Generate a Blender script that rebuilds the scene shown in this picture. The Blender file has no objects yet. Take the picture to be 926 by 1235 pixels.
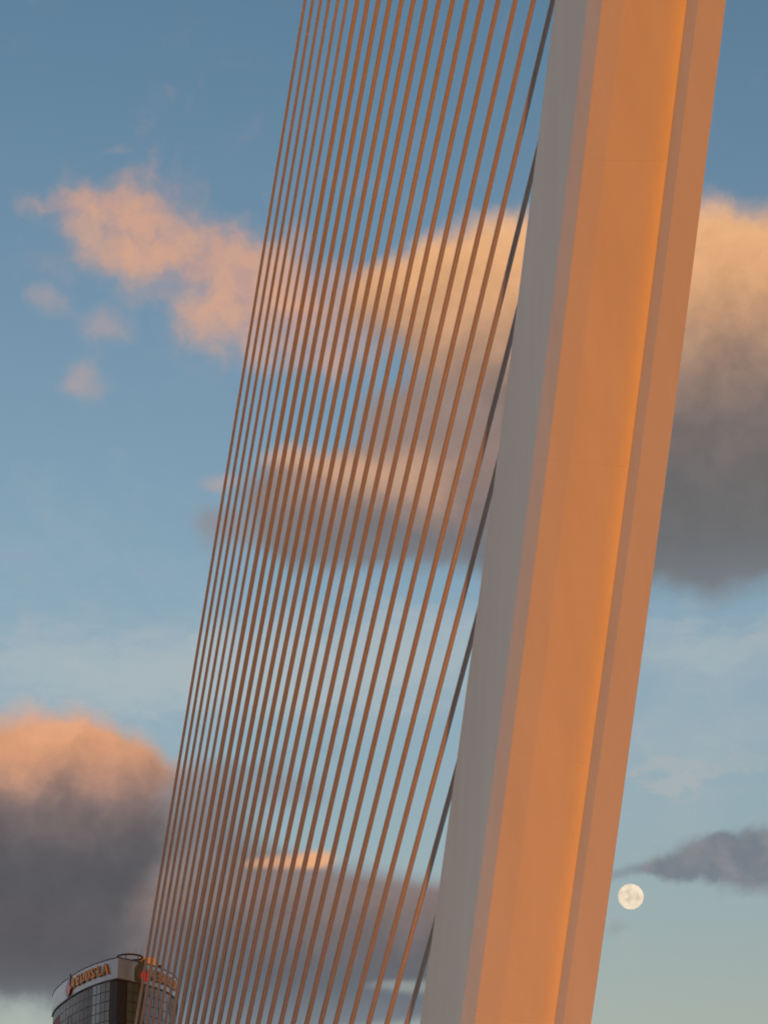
import bpy, bmesh, math, random
from mathutils import Vector, Matrix

random.seed(4)
scene = bpy.context.scene
col = scene.collection
R = math.radians

# ------------------------------------------------------------------ camera
PITCH = R(20.8)
FPX = 3381.0                       # focal length in pixels of the 926x1235 photograph
CAM = Vector((0, 0, 1.7))
cam_d = bpy.data.cameras.new('camera')
cam = bpy.data.objects.new('camera', cam_d)
col.objects.link(cam)
cam.location = CAM
cam.rotation_euler = (R(90) + PITCH, 0, 0)
cam_d.sensor_fit = 'VERTICAL'
cam_d.sensor_height = 36
cam_d.lens = 36 * FPX / 1235
cam_d.clip_start = 0.5
cam_d.clip_end = 60000
scene.camera = cam

# sun: behind the camera and a little to the right, nearly setting
SUN_AZ = 13.5                      # degrees to the right of straight-behind-the-camera
SUN_EL = 3.2
S_DIR = Vector((math.sin(R(SUN_AZ)) * math.cos(R(SUN_EL)), -math.cos(R(SUN_AZ)) * math.cos(R(SUN_EL)), math.sin(R(SUN_EL))))

scene.view_settings.view_transform = 'Standard'
scene.view_settings.look = 'None'
scene.view_settings.gamma = 1
scene.view_settings.exposure = 0
scene.view_settings.use_curve_mapping = False
scene.cycles.max_bounces = 4
scene.cycles.diffuse_bounces = 3
scene.cycles.use_adaptive_sampling = True
scene.cycles.adaptive_threshold = .02
scene.cycles.adaptive_min_samples = 8
scene.cycles.filter_width = 1.8


def ray(px, py):
    xc = (px - 463) / FPX
    yc = (617.5 - py) / FPX
    return Vector((xc, math.cos(PITCH) - yc * math.sin(PITCH), math.sin(PITCH) + yc * math.cos(PITCH)))


def at_y(px, py, Y):
    d = ray(px, py)
    return CAM + d * (Y / d.y)


def at_z(px, py, z):
    d = ray(px, py)
    return CAM + d * ((z - CAM.z) / d.z)


def at_c(px, py, c):
    return CAM + ray(px, py) * c


def lin(r, g, b):
    f = lambda c: (c / 255 / 12.92) if c <= 10.3 else ((c / 255 + .055) / 1.055) ** 2.4
    return (f(r), f(g), f(b))


# ------------------------------------------------------------------ sky
SKY_K = 0.15
world = bpy.data.worlds.new('World')
scene.world = world
world.use_nodes = True
nt = world.node_tree
nt.nodes.clear()


def nd(t, **k):
    n = nt.nodes.new(t)
    for a, b in k.items():
        setattr(n, a, b)
    return n


def put(sock, v):
    if hasattr(v, 'is_output'):
        nt.links.new(v, sock)
    else:
        sock.default_value = v


def M(op, a, b=None, c=None, clamp=False):
    n = nd('ShaderNodeMath', operation=op, use_clamp=clamp)
    put(n.inputs[0], a)
    if b is not None: put(n.inputs[1], b)
    if c is not None: put(n.inputs[2], c)
    return n.outputs[0]


def VM(op, a, b=None, out=0):
    n = nd('ShaderNodeVectorMath', operation=op)
    put(n.inputs[0], a)
    if b is not None: put(n.inputs[1], b)
    return n.outputs[out]


def sstep(x, lo, hi, o0=0.0, o1=1.0):
    n = nd('ShaderNodeMapRange', interpolation_type='SMOOTHSTEP')
    put(n.inputs[0], x); put(n.inputs[1], lo); put(n.inputs[2], hi)
    n.inputs[3].default_value = o0; n.inputs[4].default_value = o1
    return n.outputs[0]


def mixc(f, a, b):
    n = nd('ShaderNodeMix', data_type='RGBA', blend_type='MIX')
    put(n.inputs[0], f)
    for s, v in ((n.inputs[6], a), (n.inputs[7], b)):
        if hasattr(v, 'is_output'): nt.links.new(v, s)
        else: s.default_value = (*v, 1)
    return n.outputs[2]


def noise(vec, scale, detail=5, rough=.55, dist=0.0, w=None):
    n = nd('ShaderNodeTexNoise', noise_dimensions='3D')
    nt.links.new(vec, n.inputs['Vector'])
    n.inputs['Scale'].default_value = scale
    n.inputs['Detail'].default_value = detail
    n.inputs['Roughness'].default_value = rough
    n.inputs['Distortion'].default_value = dist
    return n.outputs


tc = nd('ShaderNodeTexCoord')
dirv = tc.outputs['Generated']
sep = nd('ShaderNodeSeparateXYZ')
nt.links.new(dirv, sep.inputs[0])
az = M('MULTIPLY', M('ARCTAN2', sep.outputs[0], sep.outputs[1]), 180 / math.pi)
el = M('MULTIPLY', M('ARCSINE', sep.outputs[2]), 180 / math.pi)
cmb = nd('ShaderNodeCombineXYZ')
nt.links.new(az, cmb.inputs[0]); nt.links.new(el, cmb.inputs[1])
P0 = cmb.outputs[0]                 # sky position in degrees (azimuth, elevation)

# wind-torn edges: the position is warped by two sizes of noise before any cloud is looked up
nA = noise(P0, .34, 3, .5)
nB = noise(P0, 1.25, 5, .6)
wA = VM('MULTIPLY', VM('SUBTRACT', nA[1], (.5, .5, .5)), (2.0, 1.2, 0))
wB = VM('MULTIPLY', VM('SUBTRACT', nB[1], (.5, .5, .5)), (.62, .5, 0))
PW = VM('ADD', VM('ADD', P0, wA), wB)
nFine = noise(VM('ADD', P0, VM('MULTIPLY', wB, (1.2, 1.2, 0))), 1.15, 6, .6)[0]       # torn cloud texture
nMid = nA[0]
strm = VM('MULTIPLY', P0, (.5, 1.6, 1))
nStreak = noise(VM('ADD', strm, wB), 1.5, 5, .65)
nf = M('SUBTRACT', nFine, .5)
nm = M('SUBTRACT', nMid, .5)
P_SOFT = VM('ADD', P0, VM('MULTIPLY', wA, (.5, .5, 0)))

sky = nd('ShaderNodeTexSky', sky_type='NISHITA')
sky.sun_disc = False
sky.sun_elevation = R(SUN_EL)
sky.sun_rotation = R(180 - SUN_AZ)
sky.altitude = 10
sky.air_density = 1.0
sky.dust_density = 1.0
sky.ozone_density = 1.2
# evening air: bluer aloft, paler and warmer towards the horizon haze
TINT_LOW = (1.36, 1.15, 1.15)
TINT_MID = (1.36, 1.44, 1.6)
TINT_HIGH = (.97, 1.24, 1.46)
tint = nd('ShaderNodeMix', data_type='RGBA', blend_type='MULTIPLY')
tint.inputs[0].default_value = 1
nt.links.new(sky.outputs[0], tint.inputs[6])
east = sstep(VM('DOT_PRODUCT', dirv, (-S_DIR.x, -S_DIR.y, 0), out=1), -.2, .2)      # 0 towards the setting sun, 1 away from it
nt.links.new(mixc(east, (.75, .6, .3), mixc(sstep(el, 32, 75), mixc(sstep(el, 18, 35), mixc(sstep(el, 7, 20), TINT_LOW, TINT_MID), TINT_HIGH), (1.3, 1.9, 2.5))), tint.inputs[7])  # sunward dimming and zenith boost added to balance the light on the pylon
cur = tint.outputs[2]


def pd(px, py):                     # pixel of the photograph -> sky position in degrees
    d = ray(px, py).normalized()
    return math.degrees(math.atan2(d.x, d.y)), math.degrees(math.asin(d.z))


CHAIN = [None]


def field(blobs, pos=None):
    """sum of soft ellipses (photo column, row, half width, half height[, weight]) on the warped sky"""
    src = pos or PW
    if CHAIN[0] is not None:      # each cloud waits for the one before it, so that few values are alive at a time
        ch = nd('ShaderNodeVectorMath', operation='MULTIPLY_ADD')
        nt.links.new(CHAIN[0], ch.inputs[0]); ch.inputs[1].default_value = (1e-9, 1e-9, 0); nt.links.new(src, ch.inputs[2])
        src = ch.outputs[0]
    s = None
    for n, b in enumerate(blobs):
        px, py, rx, ry = b[:4]
        a, e = pd(px, py)
        ix, iy = 59 * math.cos(R(e)) / rx, 59 / ry
        m = nd('ShaderNodeVectorMath', operation='MULTIPLY_ADD')
        nt.links.new(src, m.inputs[0])
        m.inputs[1].default_value = (ix, iy, 0)
        m.inputs[2].default_value = (-a * ix, -e * iy, 0)
        q = VM('DOT_PRODUCT', m.outputs[0], m.outputs[0], out=1)
        g = M('POWER', .3679, q)
        wt = b[4] if len(b) > 4 else 1.0
        s = M('MULTIPLY', g, wt) if s is None else M('MULTIPLY_ADD', g, wt, s)
        if n % 5 == 4 and n + 1 < len(blobs):
            ch = nd('ShaderNodeVectorMath', operation='MULTIPLY_ADD')
            nt.links.new(s, ch.inputs[0]); ch.inputs[1].default_value = (1e-9, 1e-9, 0); nt.links.new(src, ch.inputs[2])
            src = ch.outputs[0]
    CHAIN[0] = s
    return s


def K(c):                           # photograph colour of a cloud -> radiance before the sky strength
    return tuple(x / SKY_K for x in lin(*c))


def cloud(cur, blobs, lo, hi, color, rag=.5, ragm=.3, amax=1.0, pos=None):
    f = field(blobs, pos)
    f = M('ADD', f, M('ADD', M('MULTIPLY', nf, rag), M('MULTIPLY', nm, ragm)))
    a = sstep(f, lo, hi, 0, amax)
    return mixc(a, cur, color)


def el_ramp(stops, px=463, wob=.5):
    """colour by height in the sky: stops are (photo row, colour)"""
    e = M('ADD', el, M('MULTIPLY', nm, wob * 4))
    e = M('ADD', e, M('MULTIPLY', nf, wob * 2.4))
    r = nd('ShaderNodeValToRGB')
    es = sorted((pd(px, y)[1], c) for y, c in stops)
    e0, e1 = es[0][0], es[-1][0]
    n = nd('ShaderNodeMapRange')
    put(n.inputs[0], e); n.inputs[1].default_value = e0; n.inputs[2].default_value = e1
    nt.links.new(n.outputs[0], r.inputs[0])
    while len(r.color_ramp.elements) < len(es): r.color_ramp.elements.new(.5)
    for k, (ee, c) in enumerate(es):
        r.color_ramp.elements[k].position = (ee - e0) / (e1 - e0)
    for k, (ee, c) in enumerate(es):
        r.color_ramp.elements[k].color = (*lin(*c), 1)
    r.color_ramp.interpolation = 'B_SPLINE'
    sc = nd('ShaderNodeVectorMath', operation='SCALE')
    nt.links.new(r.outputs[0], sc.inputs[0])
    nt.links.new(M('MULTIPLY_ADD', M('ADD', nf, M('MULTIPLY', nm, .6)), .38 / SKY_K, 1 / SKY_K), sc.inputs[3])   # billows: thicker and thinner places
    return sc.outputs[0]


# dusk clouds out of view, their brightness and cover set to light the pylon; the patch of sky in the picture has the ones listed below
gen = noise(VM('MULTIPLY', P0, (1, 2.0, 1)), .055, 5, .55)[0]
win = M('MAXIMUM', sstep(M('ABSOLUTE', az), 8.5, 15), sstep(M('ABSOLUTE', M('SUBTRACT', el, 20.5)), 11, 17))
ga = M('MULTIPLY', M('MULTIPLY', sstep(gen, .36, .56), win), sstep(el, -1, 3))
gcol = mixc(east, mixc(sstep(gen, .45, .6), K((190, 120, 60)), K((66, 54, 44))), mixc(sstep(gen, .5, .68), K((220, 226, 240)), K((188, 208, 238))))   # backlit and dark towards the sunset, bright opposite to fill the pylon's shaded side
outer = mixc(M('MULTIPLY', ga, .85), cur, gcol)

# thin high streaks
STRK = VM('ADD', PW, VM('MULTIPLY', VM('SUBTRACT', nStreak[1], (.5, .5, .5)), (1.8, 1.8, 0)))
cur = cloud(cur, [(90, 820, 230, 60), (330, 800, 160, 70, .7), (500, 800, 170, 80), (860, 775, 160, 50), (860, 880, 170, 60, .8), (800, 985, 160, 60, .5), (60, 650, 260, 140, .45)],
            .2, 1.5, K((184, 190, 190)), rag=.6, ragm=.0, amax=.62, pos=STRK)
cur = cloud(cur, [(850, 924, 100, 16), (760, 930, 60, 10)], .2, 1.4, K((190, 182, 178)), rag=.6, amax=.32, pos=STRK)
# pink cloud, upper left, and its small companions
pink = mixc(sstep(M('ADD', nFine, M('MULTIPLY', nm, .5)), .3, .66), K((198, 156, 142)), K((222, 168, 134)))
cur = cloud(cur, [(105, 240, 60, 30, .8), (140, 265, 60, 34), (185, 285, 70, 42), (160, 325, 70, 40, .9), (240, 335, 66, 46), (280, 310, 50, 36, .9), (300, 370, 60, 44), (255, 395, 55, 28, .7),
                  (340, 330, 60, 46), (370, 390, 60, 50), (60, 240, 44, 16, .5), (210, 225, 40, 22, .55), (280, 430, 46, 22, .5), (380, 440, 56, 30, .8), (420, 350, 70, 46, .7), (440, 420, 60, 34, .6)],
            .1, 2.15, pink, rag=1.7, ragm=1.1, amax=.84)
cur = cloud(cur, [(50, 360, 26, 18, .8), (115, 394, 52, 26), (92, 457, 40, 22), (140, 190, 40, 12, .5)], .2, 1.4, K((196, 164, 154)), rag=1.0, amax=.62)

# the great cloud behind the pylon
big = el_ramp([(200, (214, 164, 134)), (255, (238, 184, 136)), (330, (230, 172, 122)), (400, (186, 146, 118)), (470, (134, 117, 110)), (560, (109, 106, 106)), (660, (106, 107, 109)), (720, (124, 131, 138))], wob=.35)
cur = cloud(cur, [(960, 330, 160, 100), (840, 340, 120, 95), (720, 350, 120, 95), (620, 350, 90, 90), (550, 350, 80, 76), (480, 360, 80, 66), (410, 370, 70, 54, .8),
                  (960, 500, 170, 150), (820, 520, 150, 150), (700, 520, 140, 150), (600, 510, 95, 120, .9), (540, 560, 80, 90, .8), (960, 630, 190, 80), (820, 625, 170, 64), (690, 625, 130, 66), (590, 640, 110, 60)],
            .5, 1.5, big, rag=.55, ragm=.5)
low = el_ramp([(500, (148, 128, 120)), (560, (152, 130, 122)), (605, (138, 122, 118)), (650, (114, 112, 116)), (710, (128, 138, 147))], wob=.3)
cur = cloud(cur, [(410, 580, 110, 40), (340, 585, 60, 32, .8), (500, 555, 85, 62), (560, 520, 80, 70, .9), (505, 490, 60, 50, .6), (450, 640, 140, 50), (560, 630, 110, 64), (370, 645, 90, 36, .7)],
            .3, 1.3, low, rag=.6, ragm=.4, amax=.95)
cur = cloud(cur, [(400, 556, 70, 24), (430, 580, 60, 40, .6), (520, 600, 46, 46), (340, 552, 44, 16), (490, 560, 60, 40, .5)], .2, 1.7, K((216, 168, 134)), rag=.8, amax=.75)
cur = cloud(cur, [(255, 575, 40, 14)], .2, 1.2, K((192, 164, 156)), rag=.7, amax=.55)
cur = cloud(cur, [(250, 632, 40, 32), (300, 645, 60, 30)], .2, 1.4, K((142, 138, 140)), rag=.8, amax=.7)

# dark bank, lower left
bank = el_ramp([(850, (222, 166, 138)), (900, (226, 162, 118)), (940, (184, 140, 120)), (975, (124, 111, 110)), (1040, (85, 87, 93)), (1130, (95, 91, 94)), (1195, (87, 90, 97)), (1240, (150, 156, 158))], wob=.3)
cur = cloud(cur, [(-60, 925, 150, 74), (60, 925, 85, 64), (125, 938, 62, 52), (175, 958, 56, 48, .9), (225, 975, 50, 44, .6), (-60, 1060, 240, 130), (80, 1060, 150, 120), (190, 1070, 130, 100, .8), (250, 1085, 110, 90, .8), (60, 1150, 220, 56), (-100, 1150, 200, 60)],
            .35, 1.5, bank, rag=.7, ragm=.6)
bank2 = el_ramp([(900, (142, 140, 146)), (960, (130, 130, 136)), (1040, (134, 126, 127)), (1085, (136, 119, 115)), (1120, (120, 111, 111)), (1165, (97, 99, 106)), (1200, (106, 112, 120)), (1240, (124, 130, 138))], wob=.2)
cur = cloud(cur, [(230, 1080, 90, 130), (310, 1120, 100, 80), (420, 1120, 100, 70), (520, 1125, 110, 66), (620, 1130, 120, 64), (260, 1190, 140, 60), (420, 1195, 140, 54), (540, 1190, 100, 44, .7), (250, 950, 70, 50, .8), (330, 1075, 70, 40, .7)],
            .45, 1.15, bank2, rag=.3, ragm=.3, pos=P_SOFT)
cur = cloud(cur, [(335, 960, 80, 28), (290, 925, 60, 20, .8), (370, 905, 40, 14, .5)], .25, 1.4, K((132, 136, 144)), rag=.7, amax=.8)
cur = cloud(cur, [(352, 1040, 56, 11), (386, 1036, 28, 14), (300, 1040, 34, 9, .6)], .3, 1.5, K((236, 172, 124)), rag=.5, amax=.95, pos=P_SOFT)
cur = cloud(cur, [(510, 1196, 46, 10), (470, 1194, 40, 6, .6)], .2, 1.4, K((186, 192, 186)), rag=.3, amax=.4, pos=P_SOFT)

# small slate cloud by the moon
cur = cloud(cur, [(915, 1030, 80, 28), (960, 1040, 80, 36), (850, 1042, 56, 17), (795, 1046, 50, 12, .8), (740, 1058, 34, 12, .6), (750, 1118, 34, 12, .5), (880, 1012, 34, 14, .7)],
            .25, 1.3, mixc(sstep(nFine, .4, .65), K((112, 118, 128)), K((134, 132, 136))), rag=1.0, amax=.85)

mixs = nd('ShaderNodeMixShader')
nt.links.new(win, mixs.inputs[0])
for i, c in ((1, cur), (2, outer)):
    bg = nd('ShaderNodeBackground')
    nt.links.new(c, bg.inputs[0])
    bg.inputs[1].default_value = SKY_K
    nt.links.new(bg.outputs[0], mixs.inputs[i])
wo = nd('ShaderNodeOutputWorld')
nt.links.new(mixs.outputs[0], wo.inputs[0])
world.cycles.sampling_method = 'MANUAL'
world.cycles.sample_map_resolution = 512

# ------------------------------------------------------------------ sun
sd = bpy.data.lights.new('sun', 'SUN')
sd.energy = 2.0
sd.angle = R(.6)
sd.color = (.95, .23, .005)
so = bpy.data.objects.new('sun', sd)
col.objects.link(so)
so.rotation_euler = (-S_DIR).to_track_quat('-Z', 'Y').to_euler()
so.location = S_DIR * 300 + Vector((0, 0, 200))


# ------------------------------------------------------------------ materials
def mat(name, base, rough=.5, metal=0.0, var=.0, scale=3.0, spec=.5, emis=None, bump=0.0, stretch=None):
    m = bpy.data.materials.new(name)
    m.use_nodes = True
    t = m.node_tree
    b = t.nodes['Principled BSDF']
    b.inputs['Base Color'].default_value = (*base, 1)
    b.inputs['Roughness'].default_value = rough
    b.inputs['Metallic'].default_value = metal
    b.inputs['Specular IOR Level'].default_value = spec
    if var or bump:
        tcn = t.nodes.new('ShaderNodeTexCoord')
        n = t.nodes.new('ShaderNodeTexNoise')
        n.inputs['Scale'].default_value = scale
        n.inputs['Detail'].default_value = 6
        n.inputs['Roughness'].default_value = .6
        src = tcn.outputs['Object']
        if stretch:
            mp = t.nodes.new('ShaderNodeMapping')
            mp.inputs[3].default_value = stretch
            t.links.new(src, mp.inputs[0]); src = mp.outputs[0]
        t.links.new(src, n.inputs['Vector'])
        if var:
            r = t.nodes.new('ShaderNodeValToRGB')
            r.color_ramp.elements[0].position = .3
            r.color_ramp.elements[1].position = .7
            r.color_ramp.elements[0].color = (*[c * (1 - var) for c in base], 1)
            r.color_ramp.elements[1].color = (*[min(1, c * (1 + var)) for c in base], 1)
            t.links.new(n.outputs[0], r.inputs[0])
            t.links.new(r.outputs[0], b.inputs['Base Color'])
        if bump:
            bp = t.nodes.new('ShaderNodeBump')
            bp.inputs['Strength'].default_value = bump
            bp.inputs['Distance'].default_value = .02
            t.links.new(n.outputs[0], bp.inputs['Height'])
            t.links.new(bp.outputs[0], b.inputs['Normal'])
    return m


M_PYLON = mat('pylon_paint', (.85, .82, .75), .48, var=.035, scale=.7, stretch=(1, 1, .12), spec=.08, bump=.06)
M_CABLE = mat('cable_sheath', (.34, .35, .39), .45, var=.03, scale=.15, spec=.5)
M_DECK = mat('deck_paint', (.6, .58, .54), .6, var=.08, scale=.6)
M_GROUND = mat('park_earth', (.2, .17, .10), .95, var=.3, scale=.03)
M_FASCIA = mat('brushed_aluminium', (.33, .33, .33), .4, metal=1.0, var=.06, scale=.6)
M_RIM = mat('dark_rim', (.04, .035, .035), .5)
M_GLASS = mat('window_glass', (.03, .04, .045), .08, spec=.9, var=.2, scale=.25)
M_TINT = mat('brown_glass', (.03, .014, .011), .35, spec=.25, var=.3, scale=.3)
M_SUNSET_REFL = mat('sunset_reflection_glass', (.2, .06, .03), .6, spec=.2, var=.2, scale=.4)  # dull red panes: sunset reflection put into the colour
M_SIDE = mat('letter_side', (.33, .3, .24), .35)  # paler than the letter face: sun glints on the sides put into the colour
M_DARK = mat('dark_cladding', (.012, .011, .011), .45, spec=.3)
M_MULL = mat('mullion_metal', (.03, .028, .028), .5)
M_GREEN = mat('green_enamel', (.05, .085, .045), .35)
M_GOLD = mat('letter_face', (.16, .17, .11), .35, metal=.3)
M_BLUE = mat('blue_enamel', (.04, .09, .22), .35)
M_RED = mat('red_enamel', (.45, .03, .03), .35)
M_ROOF = mat('roof_steel', (.55, .5, .45), .5, var=.1)


# ------------------------------------------------------------------ helpers
def link(name, me, m, parent=None):
    o = bpy.data.objects.new(name, me)
    col.objects.link(o)
    if m is not None and not me.materials: me.materials.append(m)
    if parent is not None: o.parent = parent
    return o


def mesh(name, verts, faces, m, parent=None):
    me = bpy.data.meshes.new(name)
    me.from_pydata([tuple(v) for v in verts], [], faces)
    me.validate(); me.update()
    return link(name, me, m, parent)


def empty(name, label, cat, loc=(0, 0, 0), group=None):
    o = bpy.data.objects.new(name, None)
    col.objects.link(o)
    o.location = loc
    o['label'] = label; o['category'] = cat
    if group: o['group'] = group
    return o


def part_empty(name, parent):
    o = bpy.data.objects.new(name, None)
    col.objects.link(o); o.parent = parent
    return o


def tube(p0, p1, r, n=14):
    d = (p1 - p0).normalized()
    u = d.orthogonal().normalized(); v = d.cross(u)
    vs, fs = [], []
    for p in (p0, p1):
        for k in range(n):
            a = 2 * math.pi * k / n
            vs.append(p + u * (r * math.cos(a)) + v * (r * math.sin(a)))
    for k in range(n):
        fs.append((k, (k + 1) % n, n + (k + 1) % n, n + k))
    fs.append(tuple(reversed(range(n)))); fs.append(tuple(range(n, 2 * n)))
    return vs, fs


def tube_obj(name, p0, p1, r, m, parent, n=14):
    vs, fs = tube(p0, p1, r, n)
    o = mesh(name, vs, fs, m, parent)
    for p in o.data.polygons: p.use_smooth = len(p.vertices) == 4
    return o


def box_mesh(cx, cy, cz, sx, sy, sz):
    vs = [(cx + a * sx / 2, cy + b * sy / 2, cz + c * sz / 2) for c in (-1, 1) for a, b in ((-1, -1), (1, -1), (1, 1), (-1, 1))]
    fs = [(3, 2, 1, 0), (4, 5, 6, 7), (0, 1, 5, 4), (1, 2, 6, 5), (2, 3, 7, 6), (3, 0, 4, 7)]
    return vs, fs


# ------------------------------------------------------------------ ground
g = mesh('ground', [(-30000, -30000, 0), (30000, -30000, 0), (30000, 30000, 0), (-30000, 30000, 0)], [(0, 1, 2, 3)], M_GROUND)
g['kind'] = 'structure'

# ------------------------------------------------------------------ bridge: pylon
bridge = empty('cable_stayed_bridge', 'pale steel cable stayed bridge with leaning pylon and fan of cables, orange in sunset light', 'bridge', (0, 0, 0))
pylon = part_empty('pylon', bridge)
LEAN = .35


def on_pylon_plane(px, py, back=0.0):        # the pylon's front left arris lies in this leaning plane
    d = ray(px, py)
    t = (104 + back + LEAN * (21 - CAM.z)) / (d.y + LEAN * d.z)
    return CAM + d * t


ref = [on_pylon_plane(x, y) for x, y in ((726, 0), (679, 400), (629, 800), (572, 1235))]
# quadratic through the arris: x as a function of height
import numpy as np
zz = np.array([p.z for p in ref]); xx = np.array([p.x for p in ref])
qx = np.polyfit(zz, xx, 2)
Z_TOP_FRAME = ref[0].z


def arris(z):
    if z <= 64:
        x = np.polyval(qx, z); y = 104 - LEAN * (z - 21)
    else:                                     # above: straightens up to its tip
        s = 2 * qx[0] * 64 + qx[1]
        h = z - 64
        x = np.polyval(qx, 64) + s * h * max(0.2, 1 - h / 150)
        y = 104 - LEAN * 43 - LEAN * h * (1 - h / 130)
    return Vector((float(x), float(y), z))


VIEW = 3.8                                    # the pylon stands this many degrees right of the view axis


def widths(z):                                # visible facet widths in px at the frame's bottom and top
    a = max(-.3, min(1.3, (z - ref[3].z) / (ref[0].z - ref[3].z)))
    bot = (54, 17, 29, 63, 10, 31.5); top = (44, 18, 25.2, 74, 13, 31.5)
    return [b + (t - b) * a for b, t in zip(bot, top)]


NROLL = 9


def profile(z):
    """cross-section points (dx, dy) relative to the front left arris, left-back corner first"""
    px = 104.4 / FPX
    k = 1.0 if z < 62 else 1.0 - (z - 62) / 63 * .35
    w = [x * px * k for x in widths(z)]

    def step(p, phi, wid, ang_w=None):
        L = wid / math.cos(R((ang_w if ang_w is not None else phi) + VIEW))
        return (p[0] + L * math.cos(R(phi)), p[1] + L * math.sin(R(phi)))
    # pink chamfer and the long side, going back from the arris
    pk = step((0, 0), -63, -w[1])
    g1 = step(pk, -78.3, -w[0] * .62)
    g2 = step(g1, -79.3, -w[0] * .38)
    a = step((0, 0), -37, w[2])
    pts = [g2, g1, pk, (0, 0), a]
    p = step(a, -30, w[3] * .6)
    pts.append(p)
    for i in range(NROLL):
        f = ((i + .5) / NROLL)
        p = step(p, -30 + 34 * f ** 2.0, w[3] * .4 / NROLL)
        pts.append(p)
    p = step(p, -57, w[4]); pts.append(p)
    p = step(p, -39, w[5]); pts.append(p)
    d = (g2[1] - p[1])
    pts.append((p[0] - .2 * k, g2[1] + .4 * k))
    return pts


def section(z):
    c = arris(z)
    dz = .25
    t = (arris(z + dz) - arris(z - dz))
    sx = t.x / t.z; sy = t.y / t.z
    out = []
    for dx, dy in profile(z):
        out.append(Vector((c.x + dx, c.y + dy, c.z - sx * dx - sy * dy)))
    return out


def z_at_row(row):
    zs = np.linspace(2, 64, 1200)
    best = min(zs, key=lambda z: abs(row_of(arris(z)) - row))
    return float(best)


def row_of(p):
    d = p - CAM
    f = d.y * math.cos(PITCH) + d.z * math.sin(PITCH)
    u = -d.y * math.sin(PITCH) + d.z * math.cos(PITCH)
    return 617.5 - FPX * u / f


seams = [z_at_row(r) for r in (1222, 907, 556, 194)]
gap = seams[1] - seams[0]
zs = [0.3]
lowz = seams[0] - gap
if lowz > 3: zs.append(lowz)
zs += seams
top_gap = seams[-1] - seams[-2]
while zs[-1] + top_gap * 1.4 < 122: zs.append(zs[-1] + top_gap)
zs.append(123.0)
NP = len(profile(20))
SMOOTH_EDGES = set(range(5, 5 + NROLL))       # longitudinal edges inside the rolled face


def build_segment(z0, z1):
    n = max(3, int((z1 - z0) / 1.6))
    eps = .018
    rows = [(z0, .985), (z0 + eps, 1.0)] + [(z0 + eps + (z1 - z0 - 2 * eps) * i / n, 1.0) for i in range(1, n)] + [(z1 - eps, 1.0), (z1, .985)]
    vs, fs = [], []
    for z, s in rows:
        sec = section(z)
        if s != 1.0:
            c = sum(sec, Vector()) / len(sec)
            sec = [p + (c - p).normalized() * .014 for p in sec]
        vs += sec
    for r in range(len(rows) - 1):
        for k in range(NP):
            k2 = (k + 1) % NP
            fs.append((r * NP + k, r * NP + k2, (r + 1) * NP + k2, (r + 1) * NP + k))
    fs.append(tuple(reversed(range(NP))))
    fs.append(tuple(range((len(rows) - 1) * NP, len(rows) * NP)))
    o = mesh('segment', vs, fs, M_PYLON, pylon)
    me = o.data
    for p in me.polygons: p.use_smooth = True
    for e in me.edges:
        a, b = sorted(e.vertices)
        ra, rb = a // NP, b // NP
        if ra == rb:
            e.use_edge_sharp = ra in (0, 1, len(rows) - 2, len(rows) - 1)
        else:
            e.use_edge_sharp = (a % NP) not in SMOOTH_EDGES
    return o


for z0, z1 in zip(zs[:-1], zs[1:]): build_segment(z0, z1)

# ------------------------------------------------------------------ bridge: stay cables
# each cable: where it crosses the top and the bottom row of the photograph
top_x = [368, 377.5, 387, 397, 407.7, 418.5, 431, 443.7, 456.5, 470, 484.3, 498.6, 513.7, 529.5, 546, 563.3, 581.4, 600.8, 621.5, 643.2, 666.5, 693.6, 720.4, 747, 775, 806, 840]
bot_x = [164.1, 170.6, 177.3, 184.3, 191.6, 199.2, 207.6, 216.6, 225.6, 234.7, 244.1, 253.9, 264, 274.8, 286.4, 298.6, 311.2, 324.4, 338.6, 353.6, 369.7, 386.6, 404.5, 423.5, 444.2, 466.4, 490.6]
entry_row = {21: 165, 22: 360, 23: 540, 24: 735, 25: 930, 26: 1130}   # row where the cable comes out from behind the pylon
CBACK = 113.25
DECK_Z = 7.0
ends = []
for k, (xt, xb) in enumerate(zip(top_x, bot_x)):
    row = entry_row.get(k, 0)
    x = xt + (xb - xt) * row / 1235
    c = CBACK + (140 - CBACK) * max(0, (666.5 - xt) / 298.5) ** 1.25 if k < 21 else CBACK
    p0 = at_c(x, row, c)
    q = .6 + (.48 - .6) * k / 26
    # the cable's lower point lies on the ray of the bottom row and falls away with slope q
    d = ray(xb, 1235)
    t = (p0.y + q * p0.z - q * CAM.z) / (d.y + q * d.z)
    p1 = CAM + d * t
    dirn = (p0 - p1) / (p0.z - p1.z)          # per metre of height
    up = p0 + dirn * (3.4 if k >= 20 else (20 - k) * 2.0 + 4.5)
    dn = p1 + dirn * (DECK_Z - p1.z)
    ends.append((up, dn))
    tube_obj('stay_cable', dn, up, .108 if k > 5 else .075, M_CABLE, bridge, 16)

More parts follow.
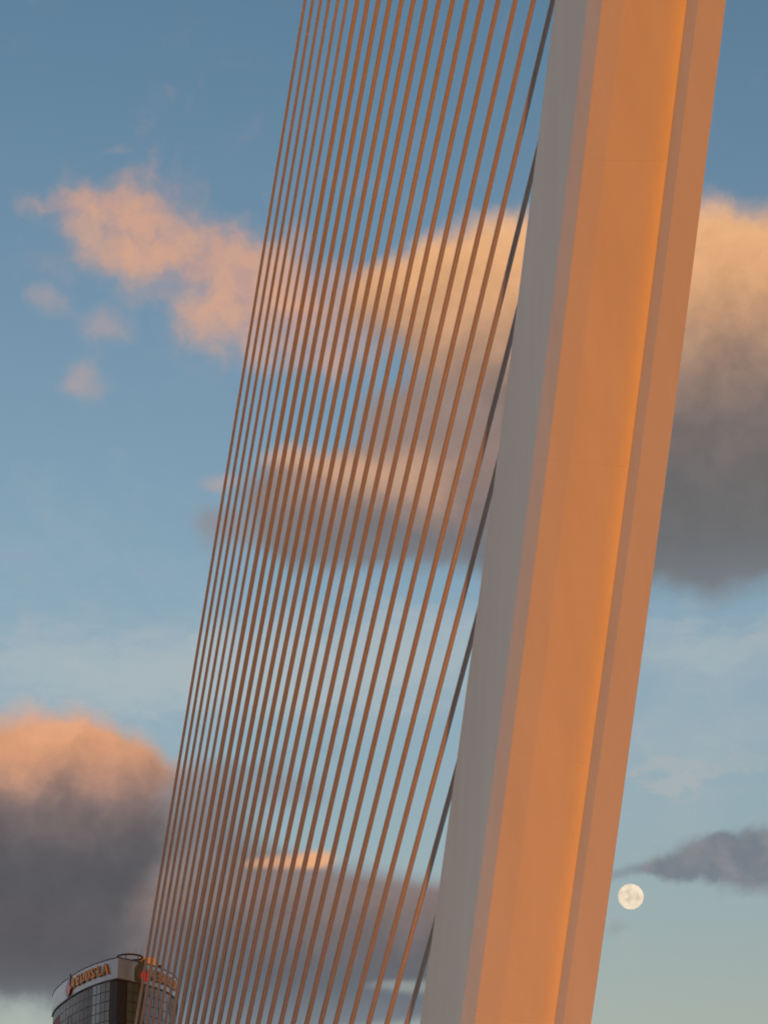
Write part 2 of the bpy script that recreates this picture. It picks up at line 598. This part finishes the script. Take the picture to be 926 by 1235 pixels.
# deck below the picture, carrying the lower cable ends
first, last = ends[-1][1], ends[0][1]
dv = (last - first); dv.z = 0; dv.normalize()
nv = Vector((dv.y, -dv.x, 0))
a0 = first - dv * 90; a1 = last + dv * 60
prof = [(-14, 0), (-13.4, .55), (-2, .62), (-1.2, 1.1), (1.2, 1.1), (2, .62), (13.4, .55), (14, 0), (6, -2.2), (-6, -2.2)]
vs = []
for p in (a0, a1):
    for u, h in prof: vs.append(p + nv * u + Vector((0, 0, DECK_Z - .9 + h - p.z)) )
n = len(prof)
mesh('deck', vs, [tuple((i, (i + 1) % n, n + (i + 1) % n, n + i)) for i in range(n)] + [tuple(reversed(range(n))), tuple(range(n, 2 * n))], M_DECK, bridge)

# ------------------------------------------------------------------ office tower
ROOF = 95.0
cornerP = at_z(143, 1155.5, ROOF)
tower = empty('office_tower', 'dark glass office tower with curved facades, silver sign band and coloured drop logo', 'tower', (cornerP.x, cornerP.y, 0))
T0 = Vector((cornerP.x, cornerP.y, 0))
left_px = [(143, 1155.5), (134, 1157.6), (125, 1160.2), (115, 1163.7), (105, 1168), (97, 1172), (90, 1176.4), (82, 1181.8), (75, 1187.6), (70, 1192.3), (67, 1196.5), (65.2, 1202)]
right_px = [(143, 1155.5), (150, 1157.1), (158, 1158.8), (166, 1160.9), (174, 1162.4), (183, 1165.2), (192, 1168), (200, 1171.4), (206, 1175), (210, 1178.4), (213, 1182.6), (214.2, 1187)]


def flat(p): return Vector((p.x - T0.x, p.y - T0.y, 0))


LP = [flat(at_z(x, y, ROOF)) for x, y in left_px]
RP = [flat(at_z(x, y, ROOF)) for x, y in right_px]


def smooth_path(pts, it=2):
    for _ in range(it):
        out = [pts[0]]
        for a, b in zip(pts[:-1], pts[1:]):
            out += [a * .75 + b * .25, a * .25 + b * .75]
        out.append(pts[-1]); pts = out
    return pts


LPs, RPs = smooth_path(LP), smooth_path(RP)


def px_of(p):                                  # photo column of a plan point at roof height
    d = Vector((p.x + T0.x, p.y + T0.y, ROOF)) - CAM
    f = d.y * math.cos(PITCH) + d.z * math.sin(PITCH)
    return 463 + FPX * d.x / f


def on_path(path, px):
    for a, b in zip(path[:-1], path[1:]):
        xa, xb = px_of(a), px_of(b)
        if (xa - px) * (xb - px) <= 0 and xa != xb:
            t = (px - xa) / (xb - xa)
            n = Vector((b.y - a.y, a.x - b.x, 0)).normalized()
            if n.y > 0 and abs(n.y) > .01: n = -n
            return a + (b - a) * t, n
    a, b = path[-2], path[-1]
    n = Vector((b.y - a.y, a.x - b.x, 0)).normalized()
    return b, n


def outward(path, sign):
    """normals of a plan path; sign +1 if outside lies to the right of the walking direction"""
    ns = []
    for i in range(len(path)):
        a = path[max(0, i - 1)]; b = path[min(len(path) - 1, i + 1)]
        ns.append(Vector((b.y - a.y, a.x - b.x, 0)).normalized() * sign)
    return ns


backL = LP[-1] + Vector((3, 9, 0)); backR = RP[-1] + Vector((-2, 22, 0))
ring = list(reversed(LPs)) + RPs[1:] + [backR, backL]


def extr(ringpts, z0, z1, name, m, parent, off=0.0):
    c = sum(ringpts, Vector()) / len(ringpts)
    rp = ringpts
    if off:
        rp = []
        N = len(ringpts)
        for i in range(N):
            a, b = ringpts[i - 1], ringpts[(i + 1) % N]
            c0 = ringpts[i]
            n1 = Vector((c0.y - a.y, a.x - c0.x, 0)).normalized(); n2 = Vector((b.y - c0.y, c0.x - b.x, 0)).normalized()
            nrm = (n1 + n2).normalized()
            rp.append(c0 + nrm * (off / max(.3, nrm.dot(n1))))
    N = len(rp)
    vs = [p + Vector((0, 0, z0)) for p in rp] + [p + Vector((0, 0, z1)) for p in rp]
    fs = [(i, (i + 1) % N, N + (i + 1) % N, N + i) for i in range(N)] + [tuple(reversed(range(N))), tuple(range(N, 2 * N))]
    return mesh(name, vs, fs, m, parent)


Z_BAND = 91.75
wall = extr(ring, 0, Z_BAND, 'wall', M_DARK, tower)
band = extr(ring, Z_BAND + .01, ROOF, 'sign_band', M_FASCIA, tower, .18)
extr(ring, ROOF + .005, ROOF + .16, 'parapet_cap', M_RIM, tower, .26)
extr(ring, Z_BAND - .22, Z_BAND, 'drip_edge', M_RIM, tower, .24)

ROW = 1.585


def curved_panel(path, xa, xb, z0, z1, off, thick, name, m, parent, cuts=1):
    vs, fs = [], []
    for i in range(cuts + 1):
        p, n = on_path(path, xa + (xb - xa) * i / cuts)
        if n.y > 0: n = -n
        for z in (z0, z1):
            vs.append(p + n * off + Vector((0, 0, z)))
            vs.append(p + n * (off - thick) + Vector((0, 0, z)))
    for i in range(cuts):
        a = i * 4; b = a + 4
        fs += [(a, b, b + 2, a + 2), (b + 1, a + 1, a + 3, b + 3), (a + 2, b + 2, b + 3, a + 3), (b, a, a + 1, b + 1)]
    fs += [(0, 2, 3, 1), (cuts * 4, cuts * 4 + 1, cuts * 4 + 3, cuts * 4 + 2)]
    o = mesh(name, vs, fs, m, parent)
    return o


gapx = .42
rightc = [154.3, 161.4, 168.4, 175, 181.2, 187, 192.5, 197.3, 201.5, 205.2, 208.4, 211, 213]
leftc = [134.8, 129.3, 123.5, 118.4, 113.7]
leftd = [113.7, 108.5, 103.5, 98.5, 94, 90, 86, 82, 78.5, 75, 72, 69.5, 67.5, 66]
for r in range(5):
    zt = Z_BAND - .3 - r * ROW
    zb = zt - ROW + .14
    for a, b in zip(rightc[:-1], rightc[1:]):
        curved_panel(RPs, a + gapx, b - gapx * .3, zb, zt, .06, .05, 'window', M_GLASS if b < 206 else M_TINT, tower)
    for a, b in zip(leftc[:-1], leftc[1:]):
        curved_panel(LPs, a - gapx, b + gapx * .3, zb, zt, .06, .05, 'window', M_GLASS, tower)
    for a, b in zip(leftd[:-1], leftd[1:]):
        curved_panel(LPs, a - .12, b + .12, zb + (.1 if r % 2 else 0), zt, .05, .04, 'window', M_TINT if a > 76 or r < 1 else M_SUNSET_REFL, tower)
# the storeys below the picture
lowvs, lowfs = [], []
for r in range(5, 56):
    zt = Z_BAND - .3 - r * ROW; zb = zt - ROW + .14
    if zb < 3: break
    for path, cs in ((RPs, rightc), (LPs, leftc + leftd[1:])):
        for a, b in zip(cs[:-1], cs[1:]):
            (pa, na), (pb, nb) = on_path(path, a + (b - a) * .06), on_path(path, a + (b - a) * .94)
            i = len(lowvs)
            for p, n_ in ((pa, na), (pb, nb)):
                if n_.y > 0: n_ = -n_
                lowvs += [p + n_ * .05 + Vector((0, 0, zb)), p + n_ * .05 + Vector((0, 0, zt))]
            lowfs.append((i, i + 2, i + 3, i + 1))
lw = mesh('lower_windows', lowvs, lowfs, M_GLASS, tower); lw['kind'] = 'stuff'
# pole on the left facade
p, n_ = on_path(LPs, 86.6)
tube_obj('facade_pole', p + n_ * .35 + Vector((0, 0, 60)), p + n_ * .35 + Vector((0, 0, 88.5)), .09, M_FASCIA, tower, 8)


# sign letters
def letter(ch, path, px, size, zc, parent, m):
    cu = bpy.data.curves.new('letter', 'FONT')
    cu.body = ch; cu.size = size; cu.extrude = .16; cu.offset = .03
    cu.align_x = 'CENTER'; cu.align_y = 'CENTER'
    tmp = bpy.data.objects.new('tmp', cu)
    me = bpy.data.meshes.new_from_object(tmp)
    bpy.data.objects.remove(tmp); bpy.data.curves.remove(cu)
    me.name = 'letter'
    me.materials.clear()
    o = link('letter', me, m, parent)
    me.materials.append(M_SIDE)
    for f in me.polygons: f.material_index = 0 if abs(f.normal.z) > .7 else 1
    p, n = on_path(path, px)
    if n.y > 0: n = -n
    xax = Vector((0, 0, 1)).cross(n).normalized()
    mt = Matrix((xax, Vector((0, 0, 1)), n)).transposed().to_4x4()
    mt.translation = p + n * .42 + Vector((0, 0, zc))
    o.matrix_local = mt
    return o


ZC = (Z_BAND + ROOF) / 2
WORD = 'AEDUSLA'
for ch, px in zip(WORD, (91.5, 97.3, 103.2, 109.2, 115.4, 122.6, 130)):
    letter(ch, LPs, px, 2.5, ZC + .1, band, M_GOLD)
for ch, px in zip(WORD, (181.5, 187.2, 192.4, 197.2, 201.6, 205.6, 209.2)):
    letter(ch, RPs, px, 2.4, ZC, band, M_GOLD)


def logo(path, px, s):
    p, n = on_path(path, px)
    if n.y > 0: n = -n
    xax = Vector((0, 0, 1)).cross(n).normalized()

    def disc(name, pts, d0, d1, m, parent):
        N = len(pts)
        vs = [p + n * d + xax * (u * s) + Vector((0, 0, ZC + v * s)) for d in (d0, d1) for u, v in pts]
        return mesh(name, vs, [(i, (i + 1) % N, N + (i + 1) % N, N + i) for i in range(N)] + [tuple(reversed(range(N))), tuple(range(N, 2 * N))], m, parent)

    def drop(cx, cy, r, tip, side):
        pts = []
        for i in range(28):
            a = 2 * math.pi * i / 28
            u, v = math.cos(a), math.sin(a)
            k = max(0, v) ** 2
            pts.append((cx + r * u * (1 - .75 * k) + side * k, cy + r * v + tip * max(0, v) ** 3))
        return pts
    disc('logo_drop', drop(-.35, -.1, 1.25, .75, .9), .2, .34, M_GREEN, band)
    disc('logo_drop', drop(.1, -.2, 1.05, .9, .45), .345, .44, M_BLUE, band)
    disc('logo_drop', drop(.5, -.35, .8, .1, 0), .445, .54, M_RED, band)


logo(RPs, 169.5, 1.25)
logo(LPs, 86, 1.2)

# roof: ring rail, masts
rc = flat(at_z(157, 1152.6, ROOF + 1.6)); rc.z = ROOF + 1.35
rv, rf = [], []
NR, ns = 36, 8
for i in range(NR):
    a = 2 * math.pi * i / NR
    for j in range(ns):
        b = 2 * math.pi * j / ns
        rr = 2.05 + .17 * math.cos(b)
        rv.append(rc + Vector((rr * math.cos(a), rr * math.sin(a) * 1.15, .17 * math.sin(b))))
for i in range(NR):
    for j in range(ns):
        i2, j2 = (i + 1) % NR, (j + 1) % ns
        rf.append((i * ns + j, i2 * ns + j, i2 * ns + j2, i * ns + j2))
mesh('roof_ring', rv, rf, M_RIM, tower)
for i in range(6):
    a = 2 * math.pi * (i + .3) / 6
    b = rc + Vector((2.05 * math.cos(a), 2.36 * math.sin(a), 0))
    tube_obj('ring_post', Vector((b.x, b.y, ROOF + .1)), b, .07, M_RIM, tower, 8)
for px, h in ((157.5, 3.2), (166.5, 3.0), (173.5, 3.9), (140, 2.0)):
    b = flat(at_z(px, 1150, ROOF + 2)) + Vector((0, 1.5, 0))
    tube_obj('antenna', Vector((b.x, b.y, ROOF - .2)), Vector((b.x, b.y, ROOF + h)), .035, M_ROOF, tower, 6)
b = flat(at_z(176, 1157, ROOF + 1)) + Vector((0, 4, 0))
vs, fs = box_mesh(b.x, b.y, ROOF + .9, 2.6, 3, 1.9)
mesh('plant_room', vs, fs, M_ROOF, tower)
b = flat(at_z(185, 1160, ROOF + 1)) + Vector((0, 7, 0))
vs, fs = box_mesh(b.x, b.y, ROOF + .8, 2.4, 3, 1.6)
mesh('plant_room', vs, fs, M_TINT, tower)

# ------------------------------------------------------------------ moon
mc = CAM + ray(760.3, 1081.3).normalized() * 30000
bm = bmesh.new()
bmesh.ops.create_uvsphere(bm, u_segments=64, v_segments=32, radius=30000 * 15.4 / FPX * .985)
me = bpy.data.meshes.new('moon'); bm.to_mesh(me); bm.free()
for p in me.polygons: p.use_smooth = True
mm = bpy.data.materials.new('moon_rock')
mm.use_nodes = True
t = mm.node_tree
bs = t.nodes['Principled BSDF']
bs.inputs['Base Color'].default_value = (.02, .02, .02, 1)
bs.inputs['Roughness'].default_value = 1
bs.inputs['Specular IOR Level'].default_value = 0
tcn = t.nodes.new('ShaderNodeTexCoord')
n1 = t.nodes.new('ShaderNodeTexNoise'); n1.inputs['Scale'].default_value = .012; n1.inputs['Detail'].default_value = 5
t.links.new(tcn.outputs['Object'], n1.inputs['Vector'])
rp = t.nodes.new('ShaderNodeValToRGB')
MR = 30000 * 15.4 / FPX
md = ray(760.3, 1081.3).normalized()
mx = Vector((1, 0, 0)); my = mx.cross(md).normalized()
acc = n1.outputs[0]
for u, v, rad, wt in ((-.12, -.28, .38, .2), (.22, .42, .3, .1), (-.28, .42, .34, .12), (.55, .05, .26, .1), (-.6, .05, .25, .06)):   # the maria
    c = (mx * u + my * v - md * math.sqrt(1 - u * u - v * v)) * MR
    dn_ = t.nodes.new('ShaderNodeVectorMath'); dn_.operation = 'DISTANCE'
    t.links.new(tcn.outputs['Object'], dn_.inputs[0]); dn_.inputs[1].default_value = c
    mr = t.nodes.new('ShaderNodeMapRange'); mr.interpolation_type = 'SMOOTHSTEP'
    t.links.new(dn_.outputs['Value'], mr.inputs[0]); mr.inputs[1].default_value = 0; mr.inputs[2].default_value = rad * MR
    mr.inputs[3].default_value = -wt; mr.inputs[4].default_value = 0
    ad = t.nodes.new('ShaderNodeMath'); ad.operation = 'ADD'
    t.links.new(acc, ad.inputs[0]); t.links.new(mr.outputs[0], ad.inputs[1]); acc = ad.outputs[0]
rp.color_ramp.elements[0].position = .3; rp.color_ramp.elements[0].color = (*lin(218, 200, 176), 1)
rp.color_ramp.elements[1].position = .58; rp.color_ramp.elements[1].color = (*lin(246, 228, 202), 1)
t.links.new(acc, rp.inputs[0])
t.links.new(rp.outputs[0], bs.inputs['Emission Color'])
bs.inputs['Emission Strength'].default_value = 1.0
moon = link('moon', me, mm)
moon.location = mc
moon['label'] = 'pale cream full moon with grey patches in the evening sky'
moon['category'] = 'moon'
